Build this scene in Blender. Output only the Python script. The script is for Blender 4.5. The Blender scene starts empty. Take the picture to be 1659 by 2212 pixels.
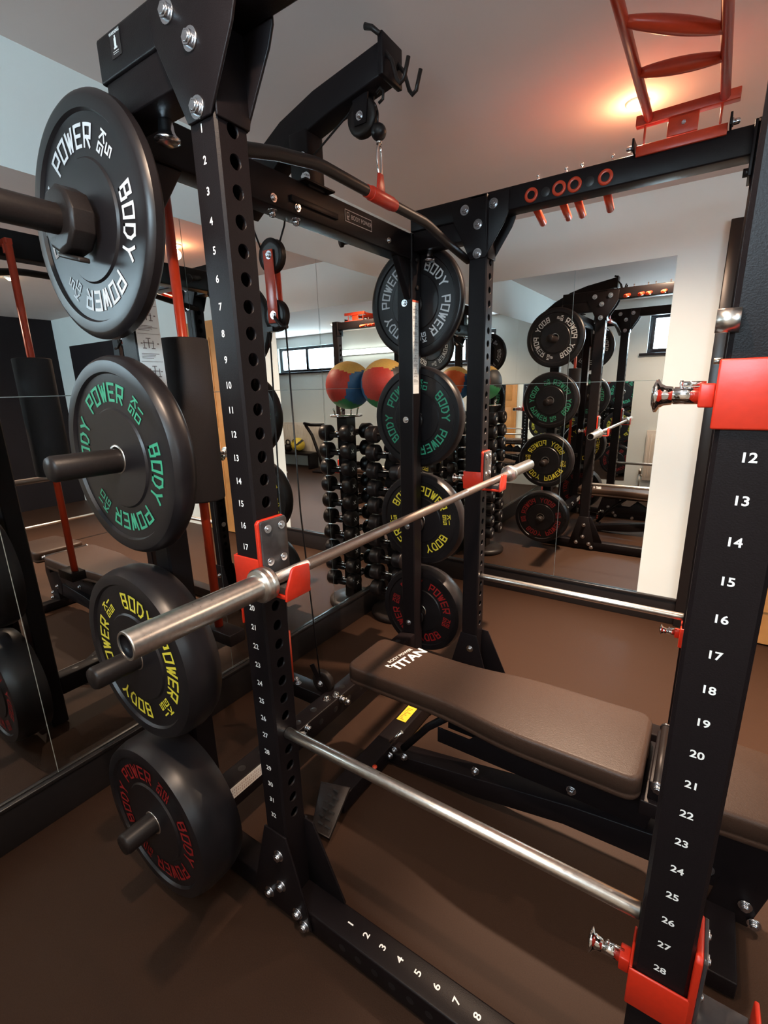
import bpy, math, random
from mathutils import Vector, Matrix
random.seed(4)
SC = bpy.context.scene
COL = SC.collection
PI = math.pi
V = Vector

# ------------------------------------------------------------------ camera
cam = bpy.data.objects.new('camera', bpy.data.cameras.new('camera'))
COL.objects.link(cam)
FWD = V((-0.54367604, 0.79754335, -0.26142107)); RT = V((0.82992781, 0.55727035, -0.02587627)); UPV = V((-0.12504477, 0.23102892, 0.96487794))
cam.matrix_world = Matrix(((RT.x, UPV.x, -FWD.x, 0.8335), (RT.y, UPV.y, -FWD.y, -0.7164), (RT.z, UPV.z, -FWD.z, 1.4375), (0, 0, 0, 1)))
cam.data.sensor_fit = 'VERTICAL'; cam.data.sensor_height = 36.0
cam.data.lens = 36.0 * 1040.1 / 2212.0
cam.data.shift_x = 4.7 / 2212.0
cam.data.shift_y = 14.3 / 2212.0
cam.data.clip_start = 0.02
SC.camera = cam
# ------------------------------------------------------------------ view and world
SC.view_settings.view_transform = 'Standard'; SC.view_settings.look = 'None'
SC.view_settings.gamma = 1.0; SC.view_settings.use_curve_mapping = False
SC.view_settings.exposure = 1.18
w = bpy.data.worlds.new('daylight'); SC.world = w; w.use_nodes = True
w.node_tree.nodes['Background'].inputs[0].default_value = (0.62, 0.85, 1.0, 1)
w.node_tree.nodes['Background'].inputs[1].default_value = 1.0
SC.cycles.max_bounces = 10; SC.cycles.glossy_bounces = 8; SC.cycles.diffuse_bounces = 4
SC.cycles.sample_clamp_indirect = 6.0
SC.cycles.use_denoising = True
SPOT_W = [50.0, 36.0, 34.0, 8.0, 36.0]          # ceiling spot lamps
GLOW_W = 1.1
WIN_E = 16.5           # daylight behind the frosted window panes
WARM = (1.0, 0.72, 0.52)
LAMPS = [(0.47, 1.51), (0.42, -0.42), (2.3, 1.2), (2.3, -0.42), (3.7, 0.5)]

# ------------------------------------------------------------------ materials
def mat(name, col, rough=0.5, metal=0.0, noise=0.0, scale=40.0, bump=0.0, emit=None, es=0.0, spec=0.5, rn=0.0):
    m = bpy.data.materials.new(name); m.use_nodes = True
    nt = m.node_tree; b = nt.nodes['Principled BSDF']
    b.inputs['Base Color'].default_value = (*col, 1); b.inputs['Roughness'].default_value = rough
    b.inputs['Metallic'].default_value = metal; b.inputs['Specular IOR Level'].default_value = spec
    if emit: b.inputs['Emission Color'].default_value = (*emit, 1); b.inputs['Emission Strength'].default_value = es
    if noise or bump or rn:
        tc = nt.nodes.new('ShaderNodeTexCoord'); nz = nt.nodes.new('ShaderNodeTexNoise')
        nz.inputs['Scale'].default_value = scale; nz.inputs['Detail'].default_value = 5
        nt.links.new(tc.outputs['Object'], nz.inputs['Vector'])
        if noise:
            r = nt.nodes.new('ShaderNodeValToRGB')
            r.color_ramp.elements[0].position = 0.3; r.color_ramp.elements[1].position = 0.7
            r.color_ramp.elements[0].color = (*[c * (1 - noise) for c in col], 1)
            r.color_ramp.elements[1].color = (*[min(1, c * (1 + noise)) for c in col], 1)
            nt.links.new(nz.outputs['Fac'], r.inputs['Fac']); nt.links.new(r.outputs['Color'], b.inputs['Base Color'])
        if rn:
            mr = nt.nodes.new('ShaderNodeMapRange'); mr.inputs['To Min'].default_value = rough - rn; mr.inputs['To Max'].default_value = rough + rn
            nt.links.new(nz.outputs['Fac'], mr.inputs['Value']); nt.links.new(mr.outputs['Result'], b.inputs['Roughness'])
        if bump:
            bp = nt.nodes.new('ShaderNodeBump'); bp.inputs['Strength'].default_value = bump; bp.inputs['Distance'].default_value = 0.002
            nt.links.new(nz.outputs['Fac'], bp.inputs['Height']); nt.links.new(bp.outputs['Normal'], b.inputs['Normal'])
    return m
M = dict(
    wall=mat('painted_plaster', (0.75, 0.81, 0.80), 0.7, noise=0.02, scale=3, bump=0.1),
    ceil=mat('ceiling_paint', (0.80, 0.69, 0.65), 0.8, noise=0.02, scale=3),
    dark_wall=mat('charcoal_paint', (0.014, 0.010, 0.012), 0.75, spec=0.25, noise=0.1, scale=5),
    floor=mat('rubber_matting', (0.034, 0.0168, 0.0100), 0.54, noise=0.16, scale=300, bump=0.25, rn=0.06, spec=0.16),
    mirror=mat('mirror_silver', (0.86, 0.89, 0.88), 0.004, 1.0, rn=0.003, scale=2),
    mirror_edge=mat('mirror_cut_edge', (0.45, 0.5, 0.48), 0.3, 0.6, noise=0.05),
    skirt=mat('black_gloss_skirting', (0.012, 0.010, 0.010), 0.3, noise=0.1),
    powder=mat('black_powder_coat', (0.0082, 0.0060, 0.0066), 0.38, noise=0.15, scale=500, bump=0.15, rn=0.05, spec=0.16),
    powder2=mat('satin_black_tube', (0.014, 0.010, 0.009), 0.42, noise=0.2, scale=300, bump=0.1, spec=0.3),
    white=mat('white_print', (0.85, 0.86, 0.84), 0.5, noise=0.02),
    bolt=mat('zinc_bolt', (0.62, 0.64, 0.68), 0.22, 1.0, noise=0.1, scale=60),
    steel=mat('brushed_steel', (0.74, 0.70, 0.65), 0.30, 1.0, noise=0.08, scale=120, rn=0.06),
    knurl=mat('knurled_steel_shaft', (0.40, 0.33, 0.29), 0.38, 1.0, noise=0.12, scale=600, bump=0.4),
    chrome=mat('polished_chrome', (0.78, 0.76, 0.74), 0.08, 1.0, rn=0.03, scale=30),
    red=mat('red_powder_coat', (0.52, 0.024, 0.008), 0.36, noise=0.06, scale=90, bump=0.1),
    redtube=mat('orange_red_tube', (0.50, 0.045, 0.015), 0.28, noise=0.06, scale=60),
    rubber=mat('black_bumper_rubber', (0.011, 0.009, 0.010), 0.36, noise=0.35, scale=9, bump=0.12, rn=0.07, spec=0.42),
    vinyl=mat('black_vinyl_upholstery', (0.046, 0.026, 0.018), 0.40, noise=0.15, scale=350, bump=0.3, spec=0.3),
    foam=mat('black_foam', (0.014, 0.011, 0.013), 0.75, noise=0.2, scale=300, bump=0.2),
    cable=mat('black_cable', (0.01, 0.01, 0.011), 0.35, noise=0.1),
    liner=mat('dark_plastic_liner', (0.05, 0.045, 0.045), 0.22, noise=0.3, scale=25, rn=0.08),
    t_white=mat('white_rubber_lettering', (0.66, 0.68, 0.70), 0.5, noise=0.05),
    t_green=mat('green_rubber_lettering', (0.045, 0.36, 0.20), 0.5, noise=0.05),
    t_yellow=mat('yellow_rubber_lettering', (0.78, 0.66, 0.05), 0.5, noise=0.05),
    t_red=mat('red_rubber_lettering', (0.30, 0.012, 0.012), 0.5, noise=0.05),
    wood=mat('oak_door', (0.62, 0.30, 0.10), 0.4, noise=0.12, scale=8),
    frame=mat('dark_window_frame', (0.018, 0.016, 0.020), 0.35, noise=0.1),
    pane=mat('daylit_frosted_pane', (0.5, 0.7, 0.75), 0.4, emit=(0.64, 0.86, 1.0), es=WIN_E, noise=0.05, scale=2),
    lamp=mat('lit_lamp_face', (1, 0.9, 0.8), 0.4, emit=(1.0, 0.72, 0.42), es=30.0, noise=0.01),
    tube=mat('lit_batten_tube', (1, 1, 0.95), 0.4, emit=(1.0, 0.97, 0.88), es=7.0, noise=0.01),
    rad=mat('radiator_enamel', (0.75, 0.68, 0.60), 0.4, noise=0.03, scale=5),
    sheet=mat('white_sticker_sheet', (0.74, 0.78, 0.78), 0.5, noise=0.03, scale=60),
    paper=mat('paper_label', (0.72, 0.70, 0.66), 0.55, noise=0.04, scale=60),
    ink=mat('grey_print', (0.16, 0.14, 0.14), 0.6, noise=0.1),
    redink=mat('red_print', (0.6, 0.1, 0.05), 0.6, noise=0.1),
    yellow=mat('yellow_label', (0.82, 0.52, 0.03), 0.5, noise=0.05, scale=80),
    b_red=mat('red_vinyl_panel', (0.52, 0.045, 0.030), 0.5, noise=0.08, scale=120, bump=0.2),
    b_yel=mat('yellow_vinyl_panel', (0.62, 0.40, 0.10), 0.5, noise=0.08, scale=120, bump=0.2),
    b_blue=mat('blue_vinyl_panel', (0.03, 0.14, 0.33), 0.5, noise=0.08, scale=120, bump=0.2),
    b_org=mat('orange_vinyl_panel', (0.68, 0.11, 0.02), 0.5, noise=0.08, scale=120, bump=0.2),
    b_grn=mat('green_vinyl_panel', (0.04, 0.26, 0.10), 0.5, noise=0.08, scale=120, bump=0.2),
    b_blk=mat('black_vinyl_panel', (0.03, 0.03, 0.03), 0.5, noise=0.08, scale=120, bump=0.2),
    k_grn=mat('green_vinyl_coat', (0.10, 0.45, 0.28), 0.45, noise=0.06),
    bluehub=mat('blue_rubber', (0.02, 0.06, 0.16), 0.4, noise=0.2, scale=12),
)

# ------------------------------------------------------------------ mesh helpers
class MB:
    def __init__(s): s.v = []; s.f = []; s.sm = []; s.mi = []; s.cur = 0
    def face(s, idx, smooth=False): s.f.append(tuple(idx)); s.sm.append(smooth); s.mi.append(s.cur)
    def add(s, pts): i = len(s.v); s.v += [tuple(p) for p in pts]; return i
    def box(s, x0, x1, y0, y1, z0, z1):
        i = s.add([(x, y, z) for z in (z0, z1) for y in (y0, y1) for x in (x0, x1)])
        for q in ((0, 2, 3, 1), (4, 5, 7, 6), (0, 1, 5, 4), (2, 6, 7, 3), (0, 4, 6, 2), (1, 3, 7, 5)): s.face([i + k for k in q])
        return s
    def prism(s, poly, o, a, b, n):
        o, a, b, n = V(o), V(a), V(b), V(n)
        p = [o + a * u + b * v_ for u, v_ in poly]; k = len(p)
        if a.cross(b).dot(n) < 0: p = p[::-1]
        i = s.add(p); j = s.add([q + n for q in p])
        s.face([i + t for t in range(k)][::-1]); s.face([j + t for t in range(k)])
        for t in range(k): u = (t + 1) % k; s.face([i + t, i + u, j + u, j + t])
        return s
    def sweep(s, path, r, seg=12, cap=True, flat=None):
        path = [V(p) for p in path]; rs = r if isinstance(r, (list, tuple)) else [r] * len(path)
        rings = []; ref = None
        for k, p in enumerate(path):
            d = (path[min(k + 1, len(path) - 1)] - path[max(k - 1, 0)]).normalized()
            if ref is None: ref = d.orthogonal().normalized() if flat is None else (V(flat) - d * d.dot(V(flat))).normalized()
            ref = (ref - d * ref.dot(d)).normalized(); b = d.cross(ref)
            rings.append(s.add([p + (ref * math.cos(t * 2 * PI / seg) + b * math.sin(t * 2 * PI / seg)) * rs[k] for t in range(seg)]))
        for k in range(len(rings) - 1):
            for t in range(seg):
                u = (t + 1) % seg; s.face([rings[k] + t, rings[k] + u, rings[k + 1] + u, rings[k + 1] + t], True)
        if cap:
            s.face([rings[0] + t for t in range(seg)][::-1]); s.face([rings[-1] + t for t in range(seg)])
        return s
    def cyl(s, a, b, r, seg=20, r2=None): return s.sweep([a, b], [r, r if r2 is None else r2], seg)
    def lathe(s, prof, o, ax, seg=64, sm=True, closed=False):
        # prof: (radius, distance along axis)
        o, ax = V(o), V(ax).normalized(); e = ax.orthogonal().normalized(); g = ax.cross(e); R = []
        for r, h in prof: R.append(s.add([o + ax * h + (e * math.cos(t * 2 * PI / seg) + g * math.sin(t * 2 * PI / seg)) * r for t in range(seg)]))
        n = len(R)
        for k in range(n if closed else n - 1):
            A, B = R[k], R[(k + 1) % n]
            for t in range(seg): u = (t + 1) % seg; s.face([A + t, A + u, B + u, B + t], sm)
        return s
    def sphere(s, c, r, seg=32, rings=18, sc=(1, 1, 1)):
        c = V(c); i0 = s.add([c + V((0, 0, r * sc[2]))]); R = []
        for k in range(1, rings):
            a = PI * k / rings
            R.append(s.add([c + V((r * sc[0] * math.sin(a) * math.cos(t * 2 * PI / seg), r * sc[1] * math.sin(a) * math.sin(t * 2 * PI / seg), r * sc[2] * math.cos(a))) for t in range(seg)]))
        i1 = s.add([c - V((0, 0, r * sc[2]))])
        for t in range(seg):
            u = (t + 1) % seg; s.face([i0, R[0] + t, R[0] + u], True); s.face([i1, R[-1] + u, R[-1] + t], True)
            for k in range(len(R) - 1): s.face([R[k] + t, R[k + 1] + t, R[k + 1] + u, R[k] + u], True)
        return s
    def bolt(s, p, n, r=0.011, h=0.009, washer=True):
        p, n = V(p), V(n).normalized()
        if washer: s.cyl(p - n * 0.001, p + n * 0.0025, r * 1.45, 18)
        s.cyl(p, p + n * h, r, 6); s.cyl(p + n * h, p + n * (h + 0.002), r * 0.8, 6, r * 0.6)
        return s
    def build(s, name, m, parent=None, bevel=0.0, loc=None, seg=2, sub=0):
        me = bpy.data.meshes.new(name); o = bpy.data.objects.new(name, me)
        pw = V((0, 0, 0)) if parent is None else world_of(parent)
        off = pw if parent is not None else (V(loc) if loc is not None else V((0, 0, 0)))
        me.from_pydata([tuple(V(p) - off) for p in s.v], [], s.f)
        for k, p in enumerate(me.polygons): p.use_smooth = s.sm[k]; p.material_index = s.mi[k]
        for mm in (m if isinstance(m, (list, tuple)) else [m]): me.materials.append(mm)
        COL.objects.link(o)
        if parent is not None: o.parent = parent
        elif loc is not None: o.location = loc
        if bevel:
            b = o.modifiers.new('bevel', 'BEVEL'); b.width = bevel; b.segments = seg; b.limit_method = 'ANGLE'; b.angle_limit = 0.6
            b.harden_normals = False
            for p in me.polygons: p.use_smooth = True
        if sub:
            q = o.modifiers.new('subdivision', 'SUBSURF'); q.levels = q.render_levels = sub
        me.update()
        return o
def world_of(o):
    p = V(o.location); q = o.parent
    while q is not None: p = p + V(q.location); q = q.parent
    return p
def tag(o, label, cat, group=None, kind=None):
    o['label'] = label; o['category'] = cat
    if group: o['group'] = group
    if kind: o['kind'] = kind
    return o
def thing(name, label, cat, loc=(0, 0, 0), group=None):
    o = bpy.data.objects.new(name, None); COL.objects.link(o); o.location = loc; o.empty_display_size = 0.05
    return tag(o, label, cat, group)
def struct(o): o['kind'] = 'structure'; return o
def copy_tree(o, parent=None):
    c = o.copy(); COL.objects.link(c)
    if parent is not None: c.parent = parent
    for ch in [x for x in bpy.data.objects if x.parent == o]: copy_tree(ch, c)
    return c
_tx = {}
def font_mesh(s, bold=0.0):
    if (s, bold) in _tx: return _tx[(s, bold)]
    cu = bpy.data.curves.new('lettering', 'FONT'); cu.body = s; cu.size = 1.0; cu.align_x = 'CENTER'; cu.align_y = 'CENTER'; cu.offset = bold
    cu.resolution_u = 4
    o = bpy.data.objects.new('lettering', cu); COL.objects.link(o)
    dg = bpy.context.evaluated_depsgraph_get(); dg.update()
    me = o.evaluated_get(dg).to_mesh()
    vs = [tuple(v.co) for v in me.vertices]; fs = [tuple(p.vertices) for p in me.polygons]
    o.evaluated_get(dg).to_mesh_clear(); bpy.data.objects.remove(o); bpy.data.curves.remove(cu)
    _tx[(s, bold)] = (vs, fs); return _tx[(s, bold)]
def text(mb, s, o, right, up, size, bold=0.012, sx=1.0):
    o, r, u = V(o), V(right).normalized(), V(up).normalized(); n = r.cross(u)
    vs, fs = font_mesh(s, bold); i = mb.add([o + r * (v[0] * size * sx) + u * (v[1] * size) for v in vs])
    for f in fs: mb.face([i + k for k in f])
    return mb
GL = dict(B=[[(0, 0), (0, 1), (.85, 1), (.85, .5), (1, .5), (1, 0), (0, 0)], [(0, .5), (.9, .5)]], O=[[(0, 0), (0, 1), (1, 1), (1, 0), (0, 0)]],
          D=[[(0, 0), (0, 1), (.65, 1), (1, .68), (1, .32), (.65, 0), (0, 0)]], Y=[[(0, 1), (.5, .5), (1, 1)], [(.5, .5), (.5, 0)]],
          P=[[(0, 0), (0, 1), (1, 1), (1, .42), (0, .42)]], W=[[(0, 1), (.25, 0), (.5, .85), (.75, 0), (1, 1)]],
          E=[[(1, 0), (0, 0), (0, 1), (1, 1)], [(0, .5), (.85, .5)]], R=[[(0, 0), (0, 1), (1, 1), (1, .42), (0, .42)], [(.4, .42), (1, 0)]],
          K=[[(0, 0), (0, 1)], [(1, 1), (.12, .5), (1, 0)]], G=[[(1, 1), (0, 1), (0, 0), (1, 0), (1, .5), (.5, .5)]])
GL['5'] = [[(1, 1), (0, 1), (0, .55), (1, .55), (1, 0), (0, 0)]]; GL['1'] = [[(.5, 0), (.5, 1)]]; GL['0'] = GL['O']; GL['2'] = [[(0, 1), (1, 1), (1, .5), (0, .5), (0, 0), (1, 0)]]
def strokes(ch, w_, h_, t):
    for line in GL[ch]:
        for (a, b) in zip(line[:-1], line[1:]):
            a = V((a[0] * (w_ - t) + t / 2 - w_ / 2, a[1] * (h_ - t) + t / 2)); b = V((b[0] * (w_ - t) + t / 2 - w_ / 2, b[1] * (h_ - t) + t / 2))
            d = (b - a).normalized(); n = V((-d.y, d.x)) * t / 2; a = a - d * t / 2; b = b + d * t / 2
            yield [a - n, b - n, b + n, a + n]

# ------------------------------------------------------------------ room shell
XL, XR, YF, YB, ZC = -0.92, 4.65, -1.36, 2.48, 2.40
struct(MB().box(XL - .1, XR + .1, YF - .1, YB + .1, -.1, 0).build('floor', M['floor']))
struct(MB().box(XL - .1, XR + .1, YF - .1, YB + .1, ZC, ZC + .1).build('ceiling', M['ceil']))
struct(MB().box(XL - .1, XL, YF - .1, YB + .1, 0, ZC).build('wall_left', M['wall']))
struct(MB().box(XR, XR + .1, YF - .1, YB + .1, 0, ZC).build('wall_right', M['dark_wall']))
struct(MB().box(XL, XR, YB, YB + .1, 0, ZC).build('wall_back', M['wall']))
WINS = [(0.06, 1.0, 1.77, 2.22), (3.05, 4.45, 1.77, 2.22)]
fw = MB(); xs = XL
for (x0, x1, z0, z1) in WINS:
    fw.box(xs, x0, YF - .2, YF, 0, ZC); fw.box(x0, x1, YF - .2, YF, 0, z0); fw.box(x0, x1, YF - .2, YF, z1, ZC); xs = x1
fw.box(xs, XR, YF - .2, YF, 0, ZC)
struct(fw.build('wall_front', M['wall']))
for k, (x0, x1, z0, z1) in enumerate(WINS):
    wn = bpy.data.objects.new('window_%d' % (k + 1), None); COL.objects.link(wn); struct(wn)
    wn.location = (x0, YF - .1, z0)
    f = MB(); y0, y1 = YF - .11, YF - .05
    f.box(x0, x1, y0, y1, z0, z0 + .05); f.box(x0, x1, y0, y1, z1 - .05, z1)
    f.box(x0, x0 + .06, y0, y1, z0 + .05, z1 - .05); f.box(x1 - .06, x1, y0, y1, z0 + .05, z1 - .05)
    xm = (x0 + x1) / 2; f.box(xm - .03, xm + .03, y0, y1, z0 + .05, z1 - .05)
    f.build('window_frame', M['frame'], wn, bevel=.004)
    MB().box(x0 + .06, x1 - .06, YF - .085, YF - .08, z0 + .05, z1 - .05).build('pane', M['pane'], wn)
    MB().box(x0 - .08, x1 + .08, YF - .05, YF + .03, z0 - .03, z0).build('window_sill', M['frame'], wn, bevel=.004)
# skirting
struct(MB().box(XL, XL + .018, YF, YB, 0, .15).box(XL, XL + .026, YF, YB, .15, .166).build('baseboard_left', M['skirt'], bevel=.003))
struct(MB().box(XL + .026, .79, YB - .018, YB, 0, .15).box(XL + .026, .79, YB - .026, YB, .15, .166).build('baseboard_back', M['skirt'], bevel=.003))
struct(MB().box(.79, .86, YB - .04, YB, 0, 2.19).build('trim_1', M['skirt'], bevel=.004))
# oak door on the back wall
d = bpy.data.objects.new('door_1', None); COL.objects.link(d); struct(d); d.location = (1.0, YB, 0)
MB().box(1.0, 1.76, YB - .045, YB - .005, .01, 2.1).build('door_leaf', M['wood'], d, bevel=.003)
pn = MB()
for (a, b, c, e) in ((1.1, 1.33, .2, .95), (1.43, 1.66, .2, .95), (1.1, 1.33, 1.1, 1.95), (1.43, 1.66, 1.1, 1.95)): pn.box(a, b, YB - .053, YB - .045, c, e)
pn.build('door_panel', M['wood'], d, bevel=.008)
MB().cyl((1.7, YB - .045, 1.02), (1.7, YB - .09, 1.02), .009).cyl((1.7, YB - .088, 1.02), (1.59, YB - .088, 1.02), .008).build('door_handle', M['chrome'], d)

# ------------------------------------------------------------------ wall mirrors
def mirror(box, label, axis):
    x0, x1, y0, y1, z0, z1 = box
    t = thing('wall_mirror', label, 'mirror', (x0, y0, z0), 'mirror panels screwed to the gym walls')
    g = .0012
    if axis == 'x':
        MB().box(x0, x1 - .0006, y0 + g, y1 - g, z0 + g, z1 - g).build('mirror_backing', M['mirror_edge'], t)
        m = MB(); i = m.add([(x1, y0 + g, z0 + g), (x1, y1 - g, z0 + g), (x1, y1 - g, z1 - g), (x1, y0 + g, z1 - g)]); m.face([i, i + 1, i + 2, i + 3])
    elif axis == 'y':
        MB().box(x0 + g, x1 - g, y0 + .0006, y1, z0 + g, z1 - g).build('mirror_backing', M['mirror_edge'], t)
        m = MB(); i = m.add([(x0 + g, y0, z0 + g), (x1 - g, y0, z0 + g), (x1 - g, y0, z1 - g), (x0 + g, y0, z1 - g)]); m.face([i, i + 1, i + 2, i + 3])
    else:
        MB().box(x0 + g, x1 - g, y0, y1 - .0006, z0 + g, z1 - g).build('mirror_backing', M['mirror_edge'], t)
        m = MB(); i = m.add([(x0 + g, y1, z0 + g), (x0 + g, y1, z1 - g), (x1 - g, y1, z1 - g), (x1 - g, y1, z0 + g)]); m.face([i, i + 1, i + 2, i + 3])
    m.build('mirror_glass', M['mirror'], t)
ZS = 1.4405
for (a, b, wd) in ((YF, -.207, 'nearest the window wall'), (-.207, .555, 'behind the near rack plates'), (.555, 1.32, 'behind the pulley cables'), (1.32, YB, 'in the corner behind the dumbbell tower')):
    mirror((XL, XL + .006, a, b, .168, ZS), 'lower mirror sheet on the side wall ' + wd, 'x')
    mirror((XL, XL + .006, a, b, ZS, 2.07), 'upper mirror sheet on the side wall ' + wd, 'x')
for (a, b, wd) in ((XL + .006, .067, 'in the corner behind the far plates'), (.067, .577, 'ending beside the bare white wall')):
    mirror((a, b, YB - .006, YB, .168, ZS), 'lower mirror sheet on the end wall ' + wd, 'y')
    mirror((a, b, YB - .006, YB, ZS, 2.07), 'upper mirror sheet on the end wall ' + wd, 'y')
mirror((XL + .006, -.04, YF, YF + .006, .168, ZS), 'low mirror sheet on the window wall, seen reflected', 'f')

# ------------------------------------------------------------------ downlights
for k, (x, y) in enumerate(LAMPS):
    t = thing('ceiling_spotlight', ['lit warm round spotlight in the ceiling behind the red ladder grips', 'warm spotlight over the near rack upright',
              'warm spotlight over the open floor by the oak door', 'warm spotlight over the floor by the window wall', 'warm spotlight near the charcoal wall'][k], 'light', (x, y, ZC), 'round ceiling spotlights')
    MB().lathe([(.038, 0), (.038, -.004), (.030, -.008), (.026, -.004)], (x, y, ZC), (0, 0, 1), 32).build('trim_ring', M['white'], t)
    MB().sphere((x, y, ZC - .010), .021, 20, 10, (1, 1, .7)).build('lamp_face', M['lamp'], t)
    ld = bpy.data.lights.new('spot_beam', 'SPOT'); ld.energy = SPOT_W[k]; ld.color = WARM; ld.spot_size = math.radians(150); ld.spot_blend = 0.8; ld.shadow_soft_size = 0.018
    lo = bpy.data.objects.new('spot_beam', ld); COL.objects.link(lo); lo.location = (x, y, ZC - .045)
    if k in (0, 2):
        ld = bpy.data.lights.new('spot_core', 'SPOT'); ld.energy = 280.0; ld.color = WARM; ld.spot_size = math.radians(72); ld.spot_blend = 1.0; ld.shadow_soft_size = 0.03
        lo = bpy.data.objects.new('spot_core', ld); COL.objects.link(lo); lo.location = (x, y, ZC - .045)
    if k < 1:
        ld = bpy.data.lights.new('lamp_spill', 'POINT'); ld.energy = GLOW_W; ld.color = (1, .44, .2); ld.shadow_soft_size = .03
        lo = bpy.data.objects.new('lamp_spill', ld); COL.objects.link(lo); lo.location = (x, y, ZC - .06)

# ------------------------------------------------------------------ power rack
S = .0375; D = .875; W = 1.2526; Z1 = 1.9006; XP = -.334
rack = thing('power_rack', 'black steel power rack with numbered perforated uprights and plate storage at the rear', 'power rack', (0, 0, 0))
def hole_face(mb, x, nx, y, z0, z1, holes, hw=.0325, r=.0135, cell=.05):
    def quad(za, zb):
        i = mb.add([(x, y - hw, za), (x, y + hw, za), (x, y + hw, zb), (x, y - hw, zb)]); q = [i, i + 1, i + 2, i + 3]; mb.face(q if nx > 0 else q[::-1])
    prev = z0; n = 16
    for zh in sorted(holes):
        a, b = zh - cell / 2, zh + cell / 2
        if a > prev + 1e-5: quad(prev, a)
        ring = []; sq = []; inn = []
        for k in range(n):
            t = (k + .5) * 2 * PI / n; c, s_ = math.cos(t), math.sin(t)
            kx = hw / abs(c) if abs(c) > 1e-6 else 9; kz = (cell / 2) / abs(s_) if abs(s_) > 1e-6 else 9; q = min(kx, kz)
            ring.append((x, y + c * r, zh + s_ * r)); sq.append((x, y + c * q, zh + s_ * q)); inn.append((x - nx * .006, y + c * r, zh + s_ * r))
        # square corners
        i = mb.add(ring); j = mb.add(inn)
        cor = [(hw, cell / 2), (-hw, cell / 2), (-hw, -cell / 2), (hw, -cell / 2)]
        sqi = mb.add(sq); ci = mb.add([(x, y + p, zh + q) for p, q in cor])
        for k in range(n):
            u = (k + 1) % n
            t0, t1 = (k + .5) * 2 * PI / n, (k + 1.5) * 2 * PI / n
            mid = None
            for ii, (p, q) in enumerate(cor):
                ta = math.atan2(q, p) % (2 * PI)
                if t0 < ta < t1: mid = ci + ii
            f = [i + k, sqi + k] + ([mid] if mid is not None else []) + [sqi + u, i + u]
            mb.face(f if nx > 0 else f[::-1])
            g = [i + k, i + u, j + u, j + k]; mb.face(g if nx > 0 else g[::-1], True)
        prev = b
    if z1 > prev + 1e-5: quad(prev, z1)
def upright(x, y, z0, z1, nh=32, first=0, S=S):
    mb = MB(); hs = [Z1 - .05 * k for k in range(first, nh)] if nh else []
    hole_face(mb, x + S, 1, y, z0, z1, hs, S - .005); hole_face(mb, x - S, -1, y, z0, z1, hs, S - .005)
    c = .005
    for sy in (-1, 1):
        yy = y + sy * S
        i = mb.add([(x - S + c, yy, z0), (x + S - c, yy, z0), (x + S - c, yy, z1), (x - S + c, yy, z1)]); q = [i, i + 1, i + 2, i + 3]; mb.face(q if sy < 0 else q[::-1])
        for sx in (-1, 1):
            i = mb.add([(x + sx * S, y + sy * (S - c), z0), (x + sx * (S - c), yy, z0), (x + sx * (S - c), yy, z1), (x + sx * S, y + sy * (S - c), z1)]); q = [i, i + 1, i + 2, i + 3]
            mb.face(q if sx * sy > 0 else q[::-1], True)
    i = mb.add([(x - S, y - S, z1), (x + S, y - S, z1), (x + S, y + S, z1), (x - S, y + S, z1)]); mb.face([i, i + 1, i + 2, i + 3])
    return mb.build('upright', M['powder'], rack)
U1 = upright(0, 0, .01, 2.13); U2 = upright(D, 0, .01, 2.145); U4 = upright(0, W, .01, 2.13); U5 = upright(D, W, .01, 2.145)
P1 = upright(-.356, 0, .01, 2.055, 0, 0, .033); P2 = upright(XP, W, .01, 2.055, 0)
for (u, x, a) in ((U1, 0, 1), (U2, D, 1)):
    mb = MB()
    for k in range(1, 33): text(mb, str(k), (x - .002, -S - .0006, Z1 - .05 * (k - 1)), (1, 0, 0), (0, 0, 1), .0190 if x == 0 else .0158, .022, .95 if x == 0 else 1.08)
    mb.build('height_numbers', M['white'], u)
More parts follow.
